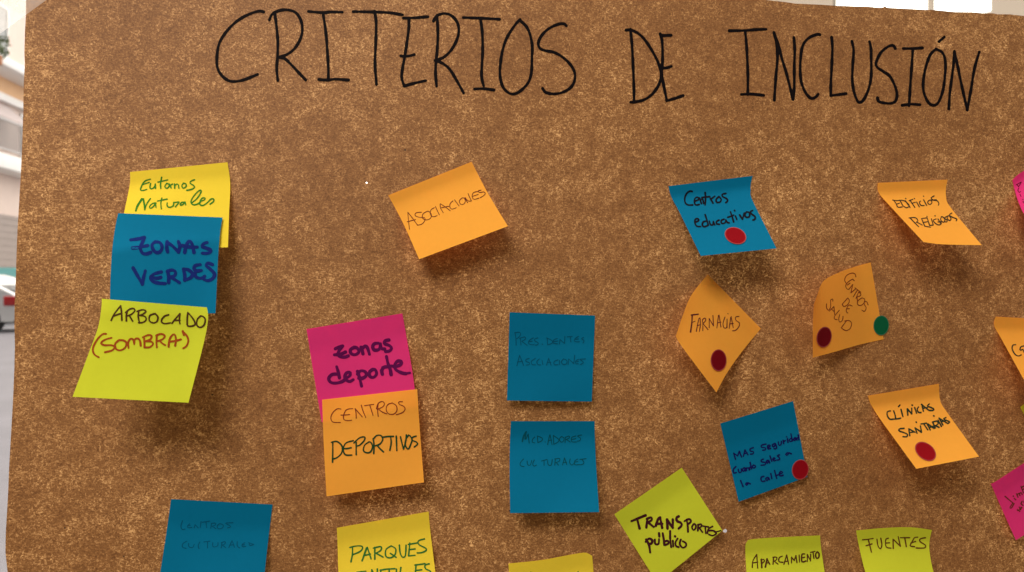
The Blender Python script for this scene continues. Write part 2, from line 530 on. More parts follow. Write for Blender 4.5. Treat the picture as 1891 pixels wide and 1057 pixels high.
lw = N.new('ShaderNodeLayerWeight'); lw.inputs['Blend'].default_value = 0.5
tb.inputs[0].default_value = (0.95, 0.97, 0.96, 1)
fz = math_node(N, L, 'POWER', lw.outputs['Facing'], 5.0); fz = math_node(N, L, 'ADD', math_node(N, L, 'MULTIPLY', fz, 0.9), 0.04)
L.new(fz, ms.inputs[0]); L.new(tb.outputs[0], ms.inputs[1]); L.new(gs.outputs[0], ms.inputs[2]); L.new(ms.outputs[0], o_.inputs[0])
MB().box(X2(1538), X2(1711), 0.055, 0.06, zb, zt).build('pane', gm, wf)
MB().box(X2(1721), X2(1830), 0.055, 0.06, zb, zt).build('pane', gm, wf)

# the shop window's glass that the paper hangs against
v, f = box_verts(-1.3, 1.9, 0.010, 0.016, 0.35, 2.3)
tag(new_obj('window_pane', v, f, gm, smooth=False), 'clear sheet of window glass behind the brown paper', 'window')

# ------------------------------------------------------------------ the kraft paper
LEFT = [(-90, 48.5), (26, 48), (60, 46), (100, 45), (118, 46), (150, 44), (200, 43), (240, 42), (290, 40), (330, 38), (345, 37), (380, 35),
        (430, 32), (470, 30.5), (520, 29), (560, 27), (600, 26.5), (640, 27.5), (680, 26.5), (740, 24), (800, 20.5), (860, 17),
        (920, 14.5), (985, 10.5), (1020, 10), (1040, 12), (1057, 14), (1200, 16), (1500, 10)]
TOP = [(40, -72), (400, -58), (800, -38), (1150, -16), (1350, -5), (1413, 0), (1450, 4), (1469, 7), (1517, 9), (1540, 10.7), (1579, 12), (1601, 12.4),
       (1624, 14.6), (1631, 14.0), (1634, 11.5), (1637, 14.2), (1641, 14.8), (1683, 17), (1711, 18.5), (1722, 18.5), (1764, 22.5), (1801, 23), (1815, 25), (1834, 25),
       (1843, 26.7), (1865, 26.7), (1874, 28), (1891, 29.8), (2300, 52)]
def lerp_tab(tab, x):
    for (a, b), (c, d) in zip(tab, tab[1:]):
        if x <= c:
            t = max(0, min(1, (x - a) / (c - a)))
            return b + (d - b) * t
    return tab[-1][1]
cols = sorted(set([40 + i * 14 for i in range(162)] + [t[0] for t in TOP]))
rows = sorted(set([i / 110 for i in range(111)] + [(y + 72) / 1522.0 for y, _ in LEFT if y > -72]))
pv, pf = [], []
for rv in rows:
    for c in cols:
        ty = lerp_tab(TOP, c)
        y = ty + (1450 - ty) * rv
        lx = lerp_tab(LEFT, y)
        x = lx + (c - 40) * (2300 - lx) / 2260.0
        if rv == 0 or c > 100: x = x if rv else max(lx, c)
        pv.append(on_paper(x, y))
nc = len(cols)
for i in range(len(rows) - 1):
    for j in range(nc - 1):
        a = i * nc + j
        pf.append((a, a + nc, a + nc + 1, a + 1))
porig = on_paper(W / 2, H / 2)
holes = [(on_paper(1339, 981), 0.0017), (on_paper(677, 338), 0.0006)]
paper = new_obj('kraft_paper', pv, pf, kraft_material(porig, holes), origin=porig)
tag(paper, 'large sheet of mottled brown kraft paper with a black handwritten heading, covered in notes', 'paper')
PS = Surface(paper)

C1, C2, C3, C4 = Crop(380, 0, 780, 1888), Crop(720, 0, 1120, 1888), Crop(1120, 0, 1520, 1888), Crop(1491, 0, 1891, 1888)
BLACK = (0.006, 0.004, 0.004)
HEAD = [
 (C1, '505,105 460,100 380,125 280,180 190,265 120,375 98,490 102,590 140,660 200,705 260,712 340,695 452,650'),
 (C1, '600,110 615,220 628,360 625,500 618,600 628,705|555,175 580,125 640,95 710,88 780,110 825,170 842,250 825,340 770,430 700,480 640,500|640,500 690,515 740,560 810,635 872,700'),
 (C1, '895,102 1020,112 1090,106 1190,108|1020,110 1045,270 1060,450 1068,600 1068,690|985,695 1060,700 1130,692 1245,700'),
 (C1, '1285,103 1400,105 1520,108 1620,115 1715,132|1470,100 1485,200 1480,400 1475,560 1488,738'),
 (C2, '118,160 200,158 330,148|165,165 165,240 150,360 130,490 110,600 103,680 125,752|125,752 200,730 312,705|95,490 150,492 212,478'),
 (C2, '412,150 418,300 412,440 400,560 398,650 407,755|380,185 410,140 470,120 530,135 580,185 600,250 590,330 540,430 470,500 395,530|395,530 460,555 520,605 580,700 642,812'),
 (C2, '640,155 760,160 880,165 955,170|790,170 805,290 808,450 800,600 800,680 817,750|738,778 820,775 905,787'),
 (C2, '1135,172 1090,220 1020,330 980,450 960,590 962,680 985,760 1030,808 1075,822 1130,800 1200,730 1232,640 1238,500 1240,400 1220,300 1190,235 1145,190'),
 (C2, '1538,228 1515,210 1460,215 1380,255 1320,315 1293,380 1310,425 1360,445 1420,455 1490,490 1560,550 1605,620 1612,690 1580,760 1510,805 1430,820 1360,808 1330,772'),
 (C3, '170,265 210,262|208,255 222,400 232,600 238,760 240,885|210,262 270,290 330,345 400,450 455,560 475,650 455,740 400,820 330,870 250,890 210,893'),
 (C3, '468,298 485,370 488,520 482,640 495,730 525,880|480,312 562,310|490,595 530,592 565,580|525,880 600,858 668,835'),
 (C3, '1070,270 1210,268 1300,260 1392,257|1208,275 1220,400 1228,560 1232,700 1230,825|1175,825 1260,822 1370,833'),
 (C3, '1458,285 1480,380 1490,500 1478,640 1468,780 1462,875|1458,285 1490,370 1530,520 1570,650 1625,868|1625,868 1635,760 1636,560 1640,440 1632,328'),
 (C3, '1860,305 1830,303 1760,335 1710,400 1690,520 1688,640 1700,730 1735,810 1780,858 1820,850 1845,822'),
 (C4, '210,328 217,420 210,600 203,740 203,835|203,835 260,828 335,818'),
 (C4, '387,362 402,440 395,560 390,680 400,780 425,860 450,895 490,870 535,770 555,660 555,520 552,420 540,365'),
 (C4, '765,425 745,398 700,410 640,460 600,540 605,585 660,625 720,670 765,760 780,830 765,885 720,903 660,898 620,885 610,855'),
 (C4, '835,425 920,425 1000,420|918,430 908,580 895,760 885,925|825,920 900,910 980,915'),
 (C4, '1120,430 1070,480 1030,590 1008,720 1015,810 1050,890 1095,920 1140,895 1180,790 1200,640 1200,530 1175,460 1120,430|1145,365 1192,325'),
 (C4, '1232,950 1240,820 1260,660 1275,540 1280,450|1280,450 1305,560 1340,730 1392,960|1392,960 1425,780 1455,600 1497,455'),
]
for c, t in HEAD:
    write(PS, c, t, 5.0, BLACK, 'heading_letter', paper)

# tape over the paper's upper left corner
tm_, N, L = mat('clear_tape')
o_ = N.new('ShaderNodeOutputMaterial'); ms = N.new('ShaderNodeMixShader'); tb = N.new('ShaderNodeBsdfTransparent')
df = N.new('ShaderNodeBsdfPrincipled'); df.inputs['Base Color'].default_value = (0.72, 0.66, 0.60, 1); df.inputs['Roughness'].default_value = 0.35
tl = N.new('ShaderNodeBsdfTranslucent'); tl.inputs[0].default_value = (0.42, 0.40, 0.38, 1)
ad = N.new('ShaderNodeAddShader'); L.new(df.outputs[0], ad.inputs[0]); L.new(tl.outputs[0], ad.inputs[1])
nf = noise(N, L, N.new('ShaderNodeTexCoord').outputs['Object'], 60, 3, 0.5)
L.new(maprange(N, L, nf, 0.3, 0.7, 0.20, 0.34), ms.inputs[0])
L.new(tb.outputs[0], ms.inputs[1]); L.new(ad.outputs[0], ms.inputs[2]); L.new(ms.outputs[0], o_.inputs[0])
tv, tf = [], []
A, B = Vector((-130, 157)), Vector((210, -90))
dirn = (B - A).normalized(); per = Vector((dirn.y, -dirn.x))
for i in range(41):
    for j in range(7):
        q = A + (B - A) * (i / 40) + per * (108 * j / 6)
        lx = lerp_tab(LEFT, q.y)
        edge = max(0.0, min(1.0, (q.x - lx + 8) / 8))
        tv.append(on_paper(q.x, q.y, 0.0006 * edge - 0.010 * (1 - edge) * min(1, max(0, (lx - q.x - 8) / 50))))
for i in range(40):
    for j in range(6):
        a = i * 7 + j
        tf.append((a, a + 1, a + 8, a + 7))
tape = new_obj('tape_strip', tv, tf, tm_, origin=on_paper(48, 26, 0.0006))
tag(tape, 'strip of clear tape stuck across the upper left corner of the brown paper', 'tape')

# ------------------------------------------------------------------ sticky notes
NOTES = {}
def prof(v, v0, p):
    t = max(0.0, v - v0) / (1 - v0)
    return t ** p if p > 0 else t
def smooth_prof(v, v0, k=0.16):
    t = max(0.0, v - v0) / (1 - v0)
    return (t * t / (t + k)) * (1 + k)

class Note:
    def __init__(self, name, color, left, right, hl, hr, label, top=None, bottom=None, base=None, v0=0.2, k=0.16, gap=0.0007, sag=0.0):
        n = 26
        Lc = resample(catmull(left, 10), n); Rc = resample(catmull(right, 10), n)
        Tc = resample(catmull(top, 10), n) if top else resample([left[0], right[0]], n)
        Bc = resample(catmull(bottom, 10), n) if bottom else resample([left[-1], right[-1]], n)
        c00, c10, c01, c11 = Lc[0], Rc[0], Lc[n], Rc[n]
        Tc[0], Tc[n], Bc[0], Bc[n] = c00, c10, c01, c11
        self.hl, self.hr, self.v0, self.k, self.gap, self.base, self.sag = hl, hr, v0, k, gap, base, sag
        self.ph = len(NOTES) * 1.7
        self.c00, self.e1, self.e2 = Vector(c00), Vector(c10) - Vector(c00), Vector(c01) - Vector(c00)
        vs, fs = [], []
        for i in range(n + 1):
            v = i / n
            for j in range(n + 1):
                u = j / n
                P = []
                for q in range(2):
                    P.append((1 - u) * Lc[i][q] + u * Rc[i][q] + (1 - v) * Tc[j][q] + v * Bc[j][q]
                             - ((1 - u) * (1 - v) * c00[q] + u * (1 - v) * c10[q] + (1 - u) * v * c01[q] + u * v * c11[q]))
                vs.append(on_paper(P[0], P[1], self.depth_uv(u, v, P)))
        for i in range(n):
            for j in range(n):
                a = i * (n + 1) + j
                fs.append((a, a + n + 1, a + n + 2, a + 1))
        org = vs[n // 2]
        self.obj = new_obj('sticky_note', vs, fs, NOTE[color], origin=org)
        tag(self.obj, label, 'sticky note', 'sticky notes on the brown paper')
        self.surf = Surface(self.obj)
        g = lambda i, j: vs[i * (n + 1) + j]
        def ln(seq): return sum((b - a).length for a, b in zip(seq, seq[1:])) * 1000
        print('NOTE %-14s top %.0f bottom %.0f left %.0f right %.0f mm' % (name, ln([g(0, j) for j in range(n + 1)]), ln([g(n, j) for j in range(n + 1)]),
              ln([g(i, 0) for i in range(n + 1)]), ln([g(i, n) for i in range(n + 1)])))
        NOTES[name] = self
    def depth_uv(self, u, v, P):
        u = max(0, min(1, u)); v = max(0, min(1, v))
        d = self.gap + (self.hl * (1 - u) + self.hr * u) * smooth_prof(v, self.v0, self.k)
        d += self.sag * 4 * u * (1 - u) * v + 0.0007 * v * (math.sin(5.2 * u + self.ph) + math.sin(4.1 * v + 3.7 * u + 2 * self.ph) + 1.3)
        if self.base:
            d += NOTES[self.base].depth_px(P)
        return d
    def depth_px(self, P):
        r = Vector(P) - self.c00
        det = self.e1.x * self.e2.y - self.e1.y * self.e2.x
        u = (r.x * self.e2.y - r.y * self.e2.x) / det
        v = (self.e1.x * r.y - self.e1.y * r.x) / det
        return self.depth_uv(u, v, P)
    def words(self, crop, width, color, *texts):
        for t in texts:
            write(self.surf, crop, t, width, color, 'handwritten_word', self.obj)

K = Crop(120, 280, 460, 1891)
n = Note('entornos', 'yellow', [(240, 318), (240.5, 330), (239, 345), (229, 393), (213, 462)], [(420, 300), (424.5, 330), (425, 352), (423, 395), (421, 457)],
         0.026, 0.016, 'yellow note with green writing, topmost of the three overlapping notes at the left', v0=0.14)
n.words(K, 2.3, (0.030, 0.135, 0.012),
  '878,285 830,300 800,330 785,365 775,395 800,402 840,390|800,340 865,318|880,330 873,370 885,385 915,370 928,335|928,335 930,380|993,265 982,330 985,382|955,315 1000,305 1055,292|1045,330 1025,360 1045,380 1070,360 1065,335 1045,330|1070,335 1080,345 1090,375|1080,350 1105,335|1125,335 1128,378|1128,350 1150,335 1165,345 1170,378|1215,328 1200,355 1215,378 1245,360 1240,332 1215,328|1332,290 1295,305 1285,325 1320,350 1330,370 1300,390 1250,400',
  'w=3.4 728,610 745,560 790,490|w=3.0 805,490 815,545 820,600|820,600 840,540 878,485|935,530 900,535 870,565 875,585 905,570 930,535|930,540 935,575|995,480 985,530 990,590|950,510 1000,500 1050,490|1050,530 1050,560 1075,575 1110,560 1120,525|1120,525 1115,560|1115,525 1150,522 1175,518 1150,550 1135,570|1235,522 1200,525 1180,550 1205,550 1235,525 1240,550|1300,530 1360,480 1400,410 1380,402 1330,450 1295,510 1310,545 1350,545 1395,520|1390,510 1430,500 1440,480 1410,480 1390,510 1385,545 1420,555 1470,520|1470,520 1500,490 1528,490 1525,515 1490,542')

K = Crop(120, 400, 460, 1891)
n = Note('verdes', 'blue', [(218, 394), (211, 430), (206, 475), (203.5, 530), (203, 578)], [(411, 402), (406.5, 430), (403.5, 465), (401, 515), (398, 579)],
         0.014, 0.015, 'blue note reading ZONAS VERDES in thick navy marker, between the yellow and lime notes', base='entornos', v0=0.15)
n.words(K, 5.6, (0.004, 0.012, 0.095),
  '675,242 750,232 815,218|815,218 800,260 775,310 780,350 800,380 840,385 880,370|695,325 760,318 850,300|930,262 895,290 905,340 940,372 980,360 998,315 975,270 930,262|1055,365 1045,320 1050,262|1050,270 1100,300 1165,365|1165,365 1180,310 1165,258|1230,370 1240,320 1265,262 1290,258 1310,300 1325,370|1205,300 1280,315 1360,315|1460,268 1425,280 1410,310 1450,325 1495,345 1490,370 1450,380 1410,378',
  '700,530 740,600 795,695|795,695 805,640 825,560|990,570 920,590 880,625 900,665 960,685 1030,690|890,628 945,635 985,625|1065,680 1065,620 1055,560|1050,565 1100,550 1135,570 1125,610 1075,625|1090,625 1130,650 1175,680|1215,540 1230,600 1230,655|1215,540 1270,550 1310,590 1290,630 1230,655|1390,495 1340,505 1325,535 1350,560 1400,555|1350,560 1335,590 1350,625 1400,635 1435,615|1515,495 1470,480 1450,505 1490,540 1535,590 1520,635 1470,660 1425,645')

K = Crop(120, 540, 460, 1634)
n = Note('arbolado', 'lime', [(188, 552), (187, 570), (181, 605), (163, 655), (134, 733)], [(382, 568), (384.5, 585), (381, 612), (371, 655), (348, 744)],
         0.016, 0.016, 'lime note reading ARBOCADO and red (SOMBRA), lowest of the left stack', base='verdes', v0=0.12)
n.words(K, 2.8, (0.05, 0.022, 0.006),
  '410,250 440,190 495,120|495,120 502,180 505,250|425,215 470,197 497,190|545,255 545,200 555,165|540,180 575,150 610,145 620,165 590,195 555,210|570,205 585,230 600,255|655,165 650,215 660,265|640,170 690,155 720,170 690,195 665,205|665,205 710,215 720,245 690,268 655,270|800,190 755,205 748,250 780,272 815,260 825,220 800,190|920,200 880,215 855,255 880,278 935,272|950,275 985,230 1020,190|1020,190 1015,240 1020,280|975,250 1020,248|1090,180 1085,230 1085,290|1095,185 1140,240 1155,285 1120,302 1090,300|1205,210 1175,240 1170,290 1200,312 1235,290 1245,240 1225,215 1205,210')
n.words(K, 3.3, (0.22, 0.040, 0.006),
  '365,370 330,375 280,430 248,500 260,550 300,577|412,405 360,420 320,450 350,470 410,470 440,485 420,515 355,533|480,425 445,460 455,505 495,515 535,490 545,450 520,428 480,425|565,495 560,450 580,415 605,420 615,460|615,460 620,420 645,410 665,430 672,475|700,395 705,440 705,485|690,400 740,380 770,390 755,420 710,435|715,435 770,440 780,465 750,488 705,490|815,380 812,440 815,490|810,385 850,370 885,385 870,415 820,435|840,430 865,455 890,470|920,485 928,420 955,378 975,378 985,420 978,475|925,440 980,432 1030,418|1045,345 1055,380|1045,350 1080,385 1095,430 1080,475 1050,497')

K = Crop(700, 280, 960, 1249)
n = Note('asociaciones', 'orange', [(717, 361), (745, 414), (774, 479)], [(871, 299), (884, 325), (905, 364), (938, 418)],
         0.022, 0.026, 'tilted orange note reading ASOCIACIONES in thin pen, below the heading', v0=0.12, k=0.3)
n.words(K, 1.15, (0.085, 0.012, 0.006),
  '270,690 262,620 255,540|255,540 295,590 342,655|250,625 322,605|375,540 330,545 320,570 360,585 405,590 405,615 380,645 340,655|420,535 390,555 385,590 415,608 455,595 465,560 440,532 420,535|490,500 460,520 455,560 480,580 515,570|500,490 535,562|570,545 545,500 542,468|545,465 590,495 632,527|555,500 600,490 620,488|655,440 630,465 630,500 650,512 685,500|670,430 710,485|735,415 712,440 725,470 755,465 765,435 750,412 735,415|785,455 760,410|765,410 790,440 820,440|820,440 800,400 790,375|880,355 840,365 825,395 840,425 885,415|825,400 880,382|905,345 880,350 890,365 930,360 942,375 925,395 895,412')

K = Crop(1210, 310, 1450, 1409)
n = Note('educativos', 'blue', [(1234.5, 344), (1237, 357), (1244, 373), (1253, 389), (1294, 473)], [(1390, 325), (1386.5, 340), (1386.5, 355), (1390, 371), (1434, 459)],
         0.038, 0.040, 'curling blue note reading Centros educativos in black, with a red dot', v0=0.13, k=0.12)
n.words(K, 2.9, (0.004, 0.004, 0.008),
  '400,258 375,255 340,280 320,330 325,380 355,405 405,405|430,365 470,345 460,320 430,335 425,380 440,405 475,400|480,330 500,390|492,352 512,338 524,388|540,270 545,340 540,405|505,325 560,318 590,315|595,330 625,385|600,345 625,325 645,310|690,315 660,345 665,375 700,375 715,345 690,315|765,280 725,290 730,315 770,335 785,360 765,380',
  '430,595 470,575 465,555 435,560 430,600 450,635 490,640|540,510 560,570 575,625|555,580 520,590 510,625 535,642 570,625|585,580 600,620 625,620 630,590|630,585 645,622|690,570 665,585 665,610 695,615|745,560 715,575 720,605 755,600 765,570|765,570 780,595 800,600|815,480 835,540 850,590|785,540 830,525 850,515|868,525 885,565|858,465|915,515 945,560|945,560 965,495|990,480 970,515 990,540 1020,530 1020,490 990,480|1055,465 1030,480 1045,505 1080,530 1080,560 1060,568')

K = Crop(1600, 310, 1891, 1809)
n = Note('edificios', 'orange', [(1621, 338), (1620.5, 349), (1625, 360), (1640, 377), (1705, 447)], [(1750, 332), (1747, 348), (1747.5, 366), (1756, 384), (1813, 453)],
         0.042, 0.045, 'strongly curled orange note reading EDIFICIOS RELIGIOSOS, upper right', bottom=[(1705, 447), (1740, 451.5), (1813, 453)], v0=0.12, k=0.10)
n.words(K, 1.8, (0.035, 0.022, 0.008),
  '300,372 350,380 385,375|315,378 345,420|345,420 380,408|345,420 360,455 410,452|390,385 420,440 460,462|395,375 440,385 490,430 480,455 455,462|445,380 500,458|448,354|490,380 530,365|500,375 555,458|520,410 560,398|575,395 605,450|548,354|620,385 605,400 625,435 660,435|655,370 690,435|652,327|720,375 700,400 725,425 750,405 740,375 720,375|775,325 740,350 770,375 810,380 830,410 825,432|735,375 800,370',
  '500,578 560,640 600,680|490,578 560,575 590,610 570,630|575,625 640,660|632,585 668,672|632,585 690,578|650,630 700,622|668,672 735,685|695,575 725,665|725,665 765,660|745,590 765,655|692,560|800,590 765,605 790,640 830,660 860,640 845,622|820,625 860,620|820,590 850,640|785,553|860,565 850,600 885,630 900,600 880,570 860,565|925,560 895,580 925,605 920,625 890,620|935,555 925,585 955,610 970,585 950,555 935,555|980,522 950,545 985,570 1035,590 1030,610')

K = Crop(540, 560, 820, 1644)
n = Note('deporte', 'magenta', [(566, 608), (579, 690), (594, 780)], [(743, 579), (752, 630), (762, 690), (770, 752)],
         0.006, 0.009, 'magenta note reading zonas deporte in thick purple marker, above an orange note', v0=0.2)
n.words(K, 5.4, (0.075, 0.003, 0.045),
  '465,495 510,475 545,462|545,465 510,510 490,550|455,560 520,555 575,530|490,550 510,580 570,585 605,572|670,480 630,505 635,545 680,560 720,530 705,490 670,480|745,480 755,510 765,550|750,500 790,465 815,490 835,555|935,435 890,440 870,475 890,510 940,500 955,450|955,440 965,490 1000,498|1045,400 1005,410 1000,440 1050,460 1075,490 1050,520 1010,525',
  '480,690 495,740 510,810|495,770 430,775 395,815 410,855 460,868 530,855 570,830|570,820 620,790 625,755 590,755 570,790 580,830 620,850 660,830|705,740 725,800 750,900|705,770 740,735 790,745 800,785 760,815 720,815|870,720 835,750 840,795 880,805 912,770 900,725 870,720|965,730 975,770|970,740 985,700 1030,690|1020,580 1035,650 1060,720 1070,775|980,700 1060,682 1110,690|1110,690 1170,670 1180,635 1140,630 1110,670 1120,720 1180,755 1230,765|w=4 1225,764 1275,756')

K = Crop(560, 710, 820, 1249)
n = Note('deportivos', 'orange', [(595, 738.5), (598, 825), (603, 917)], [(770.5, 719), (775, 790), (783, 891)],
         0.009, 0.010, 'orange note reading CENTROS DEPORTIVOS, overlapping the magenta note', base='deporte', v0=0.2)
n.words(K, 1.5, (0.13, 0.016, 0.008),
  '335,220 300,218 260,255 245,300 265,335 330,338|440,215 385,225 360,270 360,310 390,322 430,318|335,273 375,272 412,268|470,300 468,250 460,215|460,215 490,250 525,290|515,185 530,235 555,295|545,190 590,182 625,178|590,182 605,230 620,277|665,285 660,230 665,170|650,215 665,170 700,152 720,170 705,200 655,222|670,222 700,245 740,262|790,165 750,180 735,220 755,260 800,265 830,235 825,190 790,165|880,155 850,155 850,175 890,195 903,220 880,250 825,270')
n.words(K, 2.6, (0.008, 0.034, 0.012),
  '262,510 262,600 260,692|250,515 300,508 345,550 340,610 300,650 265,662|445,500 390,515 365,540 355,585 375,625 430,628|345,570 390,570 425,562|470,515 470,570 470,625|450,520 500,475 545,468 540,500 500,540 470,548|585,510 545,540 535,590 570,608 600,595 615,550 600,515 585,510|625,615 628,540 620,480|620,490 650,455 690,455 705,490 680,530 640,545|655,540 680,570 712,600|700,470 750,463 800,462|775,465 780,520 768,585|825,460 828,520 830,588|862,465 875,520 890,575|890,575 910,500 915,450|935,450 910,490 905,540 930,575 950,540 965,490 945,455|1000,460 970,470 965,495 1000,510 1015,530 985,555')

K = Crop(910, 560, 1130, 1163)
n = Note('presidentes', 'blue', [(941, 577), (938.5, 660), (936, 740)], [(1099, 583), (1096, 660), (1093, 742)],
         0.006, 0.007, 'blue note faintly reading PRESIDENTES ASOCIACIONES, right of the magenta note', v0=0.25)
FAINT = (0.001, 0.056, 0.105)
n.words(K, 1.5, FAINT,
  '215,285 225,345 228,412|215,290 260,285 270,310 240,345 225,350|275,410 272,370 268,340|262,345 310,330 320,350 285,372|285,375 335,412|395,340 355,365 350,395 390,408 405,400|352,375 385,372|440,340 410,350 410,370 440,385 440,405 415,410|482,400|530,340 535,405|525,340 575,365 580,390 535,408|630,345 595,360 590,390 630,398|590,378 635,370|650,400 655,360|655,355 700,395|700,395 703,325|725,330 775,325|755,330 762,380|835,325 800,350 800,375 845,378|800,355 835,350|885,335 865,350 890,365 880,390',
  '235,612 262,510|262,510 300,608|240,575 290,568|355,540 325,550 325,570 355,580 355,600 325,605|415,540 375,570 385,600 415,602|455,545 430,570 440,600 465,602|480,560 488,600|525,605 545,540|545,540 568,605|530,580 565,578|635,555 600,570 600,600 635,600|650,560 650,600|690,545 668,575 690,600 720,590 722,560 690,545|735,600 740,545|740,545 790,590|790,590 800,510|835,550 810,565 808,590 835,592|810,575 835,570|905,545 850,548|850,550 870,565 885,580 855,600')

K = Crop(910, 760, 1130, 1163)
n = Note('mediadores', 'blue', [(943.5, 778), (941.5, 820), (941, 880), (942, 948)], [(1098, 778), (1098.5, 805), (1101, 860), (1106.5, 946)],
         0.020, 0.022, 'blue note reading MEDIADORES CULTURALES, directly below another blue note', v0=0.14, k=0.2)
n.words(K, 1.5, (0.001, 0.048, 0.070),
  'w=2.8 288,295 300,245 325,200|w=2.2 325,205 315,270|325,270 345,220|345,220 355,310|410,250 390,270 385,300 410,308|435,245 440,305|435,240 480,260 480,285 440,305|509,297|535,325 555,230|560,230 578,325|540,285 575,280|590,235 595,320|590,235 640,270 640,295 595,322|670,245 650,270 665,300 690,290 695,260 670,245|705,305 710,250|705,255 745,240 745,260 715,275|720,275 755,300|810,240 770,255 770,295 815,298|770,275 810,265|865,230 825,240 855,260 850,285 825,290',
  '300,465 270,500 270,530 305,540|335,485 340,520 365,525 380,480|405,475 390,510 400,535 425,525|475,485 530,470|500,478 500,528|535,480 540,520 570,525 580,470|605,525 610,465|605,465 650,460 650,485 615,500|620,500 640,525|680,525 700,455|700,455 722,520|685,500 720,498|755,465 750,500 770,525 790,510|830,465 800,485 800,520 835,520|800,495 830,490|850,470 910,462|870,470 890,500 870,520 840,520')

K = Crop(1230, 500, 1430, 881)
n = Note('farmacias', 'orange', [(1307, 507), (1277, 545), (1262, 580), (1248, 621)], [(1405, 607), (1370, 650), (1342, 690), (1323, 725)],
         0.030, 0.026, 'kite shaped turned orange note reading FARMACIAS with a dark red dot', bottom=[(1248, 621), (1255, 634), (1285, 675), (1323, 725)], v0=0.15, k=0.2)
n.words(K, 1.35, (0.075, 0.010, 0.012),
  'w=2.2 262,355 205,362|w=2.4 212,362 208,430 198,500|205,425 235,412|245,495 265,395 275,385|275,385 278,440 270,495|250,450 278,440|298,490 298,440 295,400|295,400 315,385 322,405 300,430|302,435 340,480|350,465 350,390|350,390 370,425 385,450|385,450 380,365|412,468 425,365|430,362 445,460|418,425 445,420|478,378 462,430 470,465 490,465 495,420|495,395 495,465|501,350|512,470 525,380|528,375 545,465|515,435 545,430|592,372 565,378 568,405 595,425 592,455 565,485 540,490')

K = Crop(1480, 470, 1660, 906)
n = Note('salud', 'orange', [(1608, 485), (1585, 491), (1553, 502), (1521, 519), (1509, 546), (1503, 562)], [(1632, 627), (1590, 636), (1545, 649), (1501, 661)],
         0.033, 0.024, 'orange note with rounded corner, diagonal writing CENTROS DE SALUD and two dots', bottom=[(1503, 562), (1501, 600), (1501, 661)], v0=0.12, k=0.2)
n.words(K, 1.2, (0.13, 0.016, 0.006),
  '505,210 495,180 460,175 415,200 400,240 415,268|475,230 435,255 410,290 420,320 440,325|425,285 450,268|475,230 490,245|440,325 475,280|475,280 458,358|458,358 505,318|495,310 550,352|520,330 480,395|505,410 530,350|530,350 550,365 545,385 515,395|515,395 520,440|560,405 525,430 520,465 550,475 580,450 585,415 560,405|618,470 605,440 585,440 582,465 600,495 585,530 560,518',
  '430,405 380,460|430,405 445,430 430,465 395,485 378,465|470,480 440,470 420,500 415,530 430,545|420,505 445,505',
  '290,435 290,415 270,425 270,455 270,490 250,520 232,495 232,460|258,528 300,485|300,485 308,560|280,510 300,530|350,520 310,570 305,600 330,605|355,560 345,600 355,630 380,610 385,575|415,620 370,680|400,620 440,615 465,640 450,690 410,708 368,682')

K = Crop(1310, 730, 1510, 1007)
n = Note('seguridad', 'blue', [(1330, 782.5), (1346, 850), (1364, 927)], [(1464.5, 741), (1476, 800), (1491, 881)],
         0.006, 0.007, 'blue note with navy writing starting MAS seguridad, bright red dot on its corner', v0=0.25)
n.words(K, 2.4, (0.004, 0.004, 0.060),
  '242,597 225,540|225,540 262,565|262,565 278,522|278,522 298,575|315,570 330,510|330,510 358,555|318,548 350,535|408,488 378,500 380,520 408,525 405,545 382,548',
  '525,455 485,465 485,485 520,490 520,508 495,512|540,490 565,475 555,462 540,475 545,500 570,495|605,450 582,465 595,480 612,465|612,450 625,485 615,500 600,495|640,435 645,465 665,460 668,430|685,420 690,450|688,435 705,422|725,405 730,440|716,386|757,360 770,425|765,400 745,410 745,430 770,425|795,395 778,415 795,420 805,400|805,398 810,415|825,370 832,415|830,395 812,400 815,415',
  '245,665 222,690 225,722 250,720|268,690 275,718 295,715 295,685|325,675 305,690 315,710 330,690|332,680 335,705|340,675 345,700|345,685 360,672 370,698|378,625 390,685|388,665 370,675 375,690|410,650 398,665 408,678 428,668 425,655 410,650',
  '500,595 480,605 485,620 515,625 520,645 480,652|545,605 528,615 535,635 550,615|552,608 560,630|562,565 580,615|590,600 610,590 600,580 588,595 600,612 618,605|650,555 630,565 650,580 650,600 630,602|725,535 708,550 720,560 735,545|738,535 760,545',
  '290,795 312,850|350,815 335,825 345,838 360,820|362,815 380,825',
  '505,755 480,765 485,800 515,798|540,765 522,775 535,795 548,775|550,768 558,785|570,730 580,775|605,700 625,775|615,750 650,735|650,735 680,720 665,708 650,725 655,750 685,745')

K = Crop(1590, 690, 1830, 1335)
n = Note('clinicas', 'orange', [(1603, 731), (1605.5, 741), (1611, 752), (1628, 778), (1692, 866)], [(1734, 709), (1734.5, 726), (1737, 742), (1747, 759), (1808, 843.5)],
         0.042, 0.042, 'curled orange note reading CLINICAS SANITARIAS in dark marker, red dot below', v0=0.12, k=0.12)
n.words(K, 2.6, (0.016, 0.022, 0.010),
  '300,385 270,395 270,435 295,470 330,470|335,385 350,430 355,465|330,470 365,468 405,460|410,370 430,445|385,340 398,325|480,430 475,365|475,365 520,415|520,415 520,358|550,350 570,410|523,324|590,345 575,370 590,400 615,402|640,390 625,320|620,318 690,375|635,360 680,350|700,315 680,335 715,350 745,365 740,380 700,380',
  '440,565 395,570 390,590 430,605 475,625 470,650 430,650|500,640 490,570|490,570 555,605|495,610 545,600|575,615 555,560|555,560 620,605|620,605 610,540|615,520 670,512|645,520 685,580|710,580 680,525|685,520 750,565|700,555 740,545|760,560 735,500|735,500 780,490 790,520 755,540|770,540 800,555|790,480 825,545|840,530 800,460|800,460 880,510|825,495 865,490|870,455 845,470 880,485 910,500 890,515|565,500|745,435')

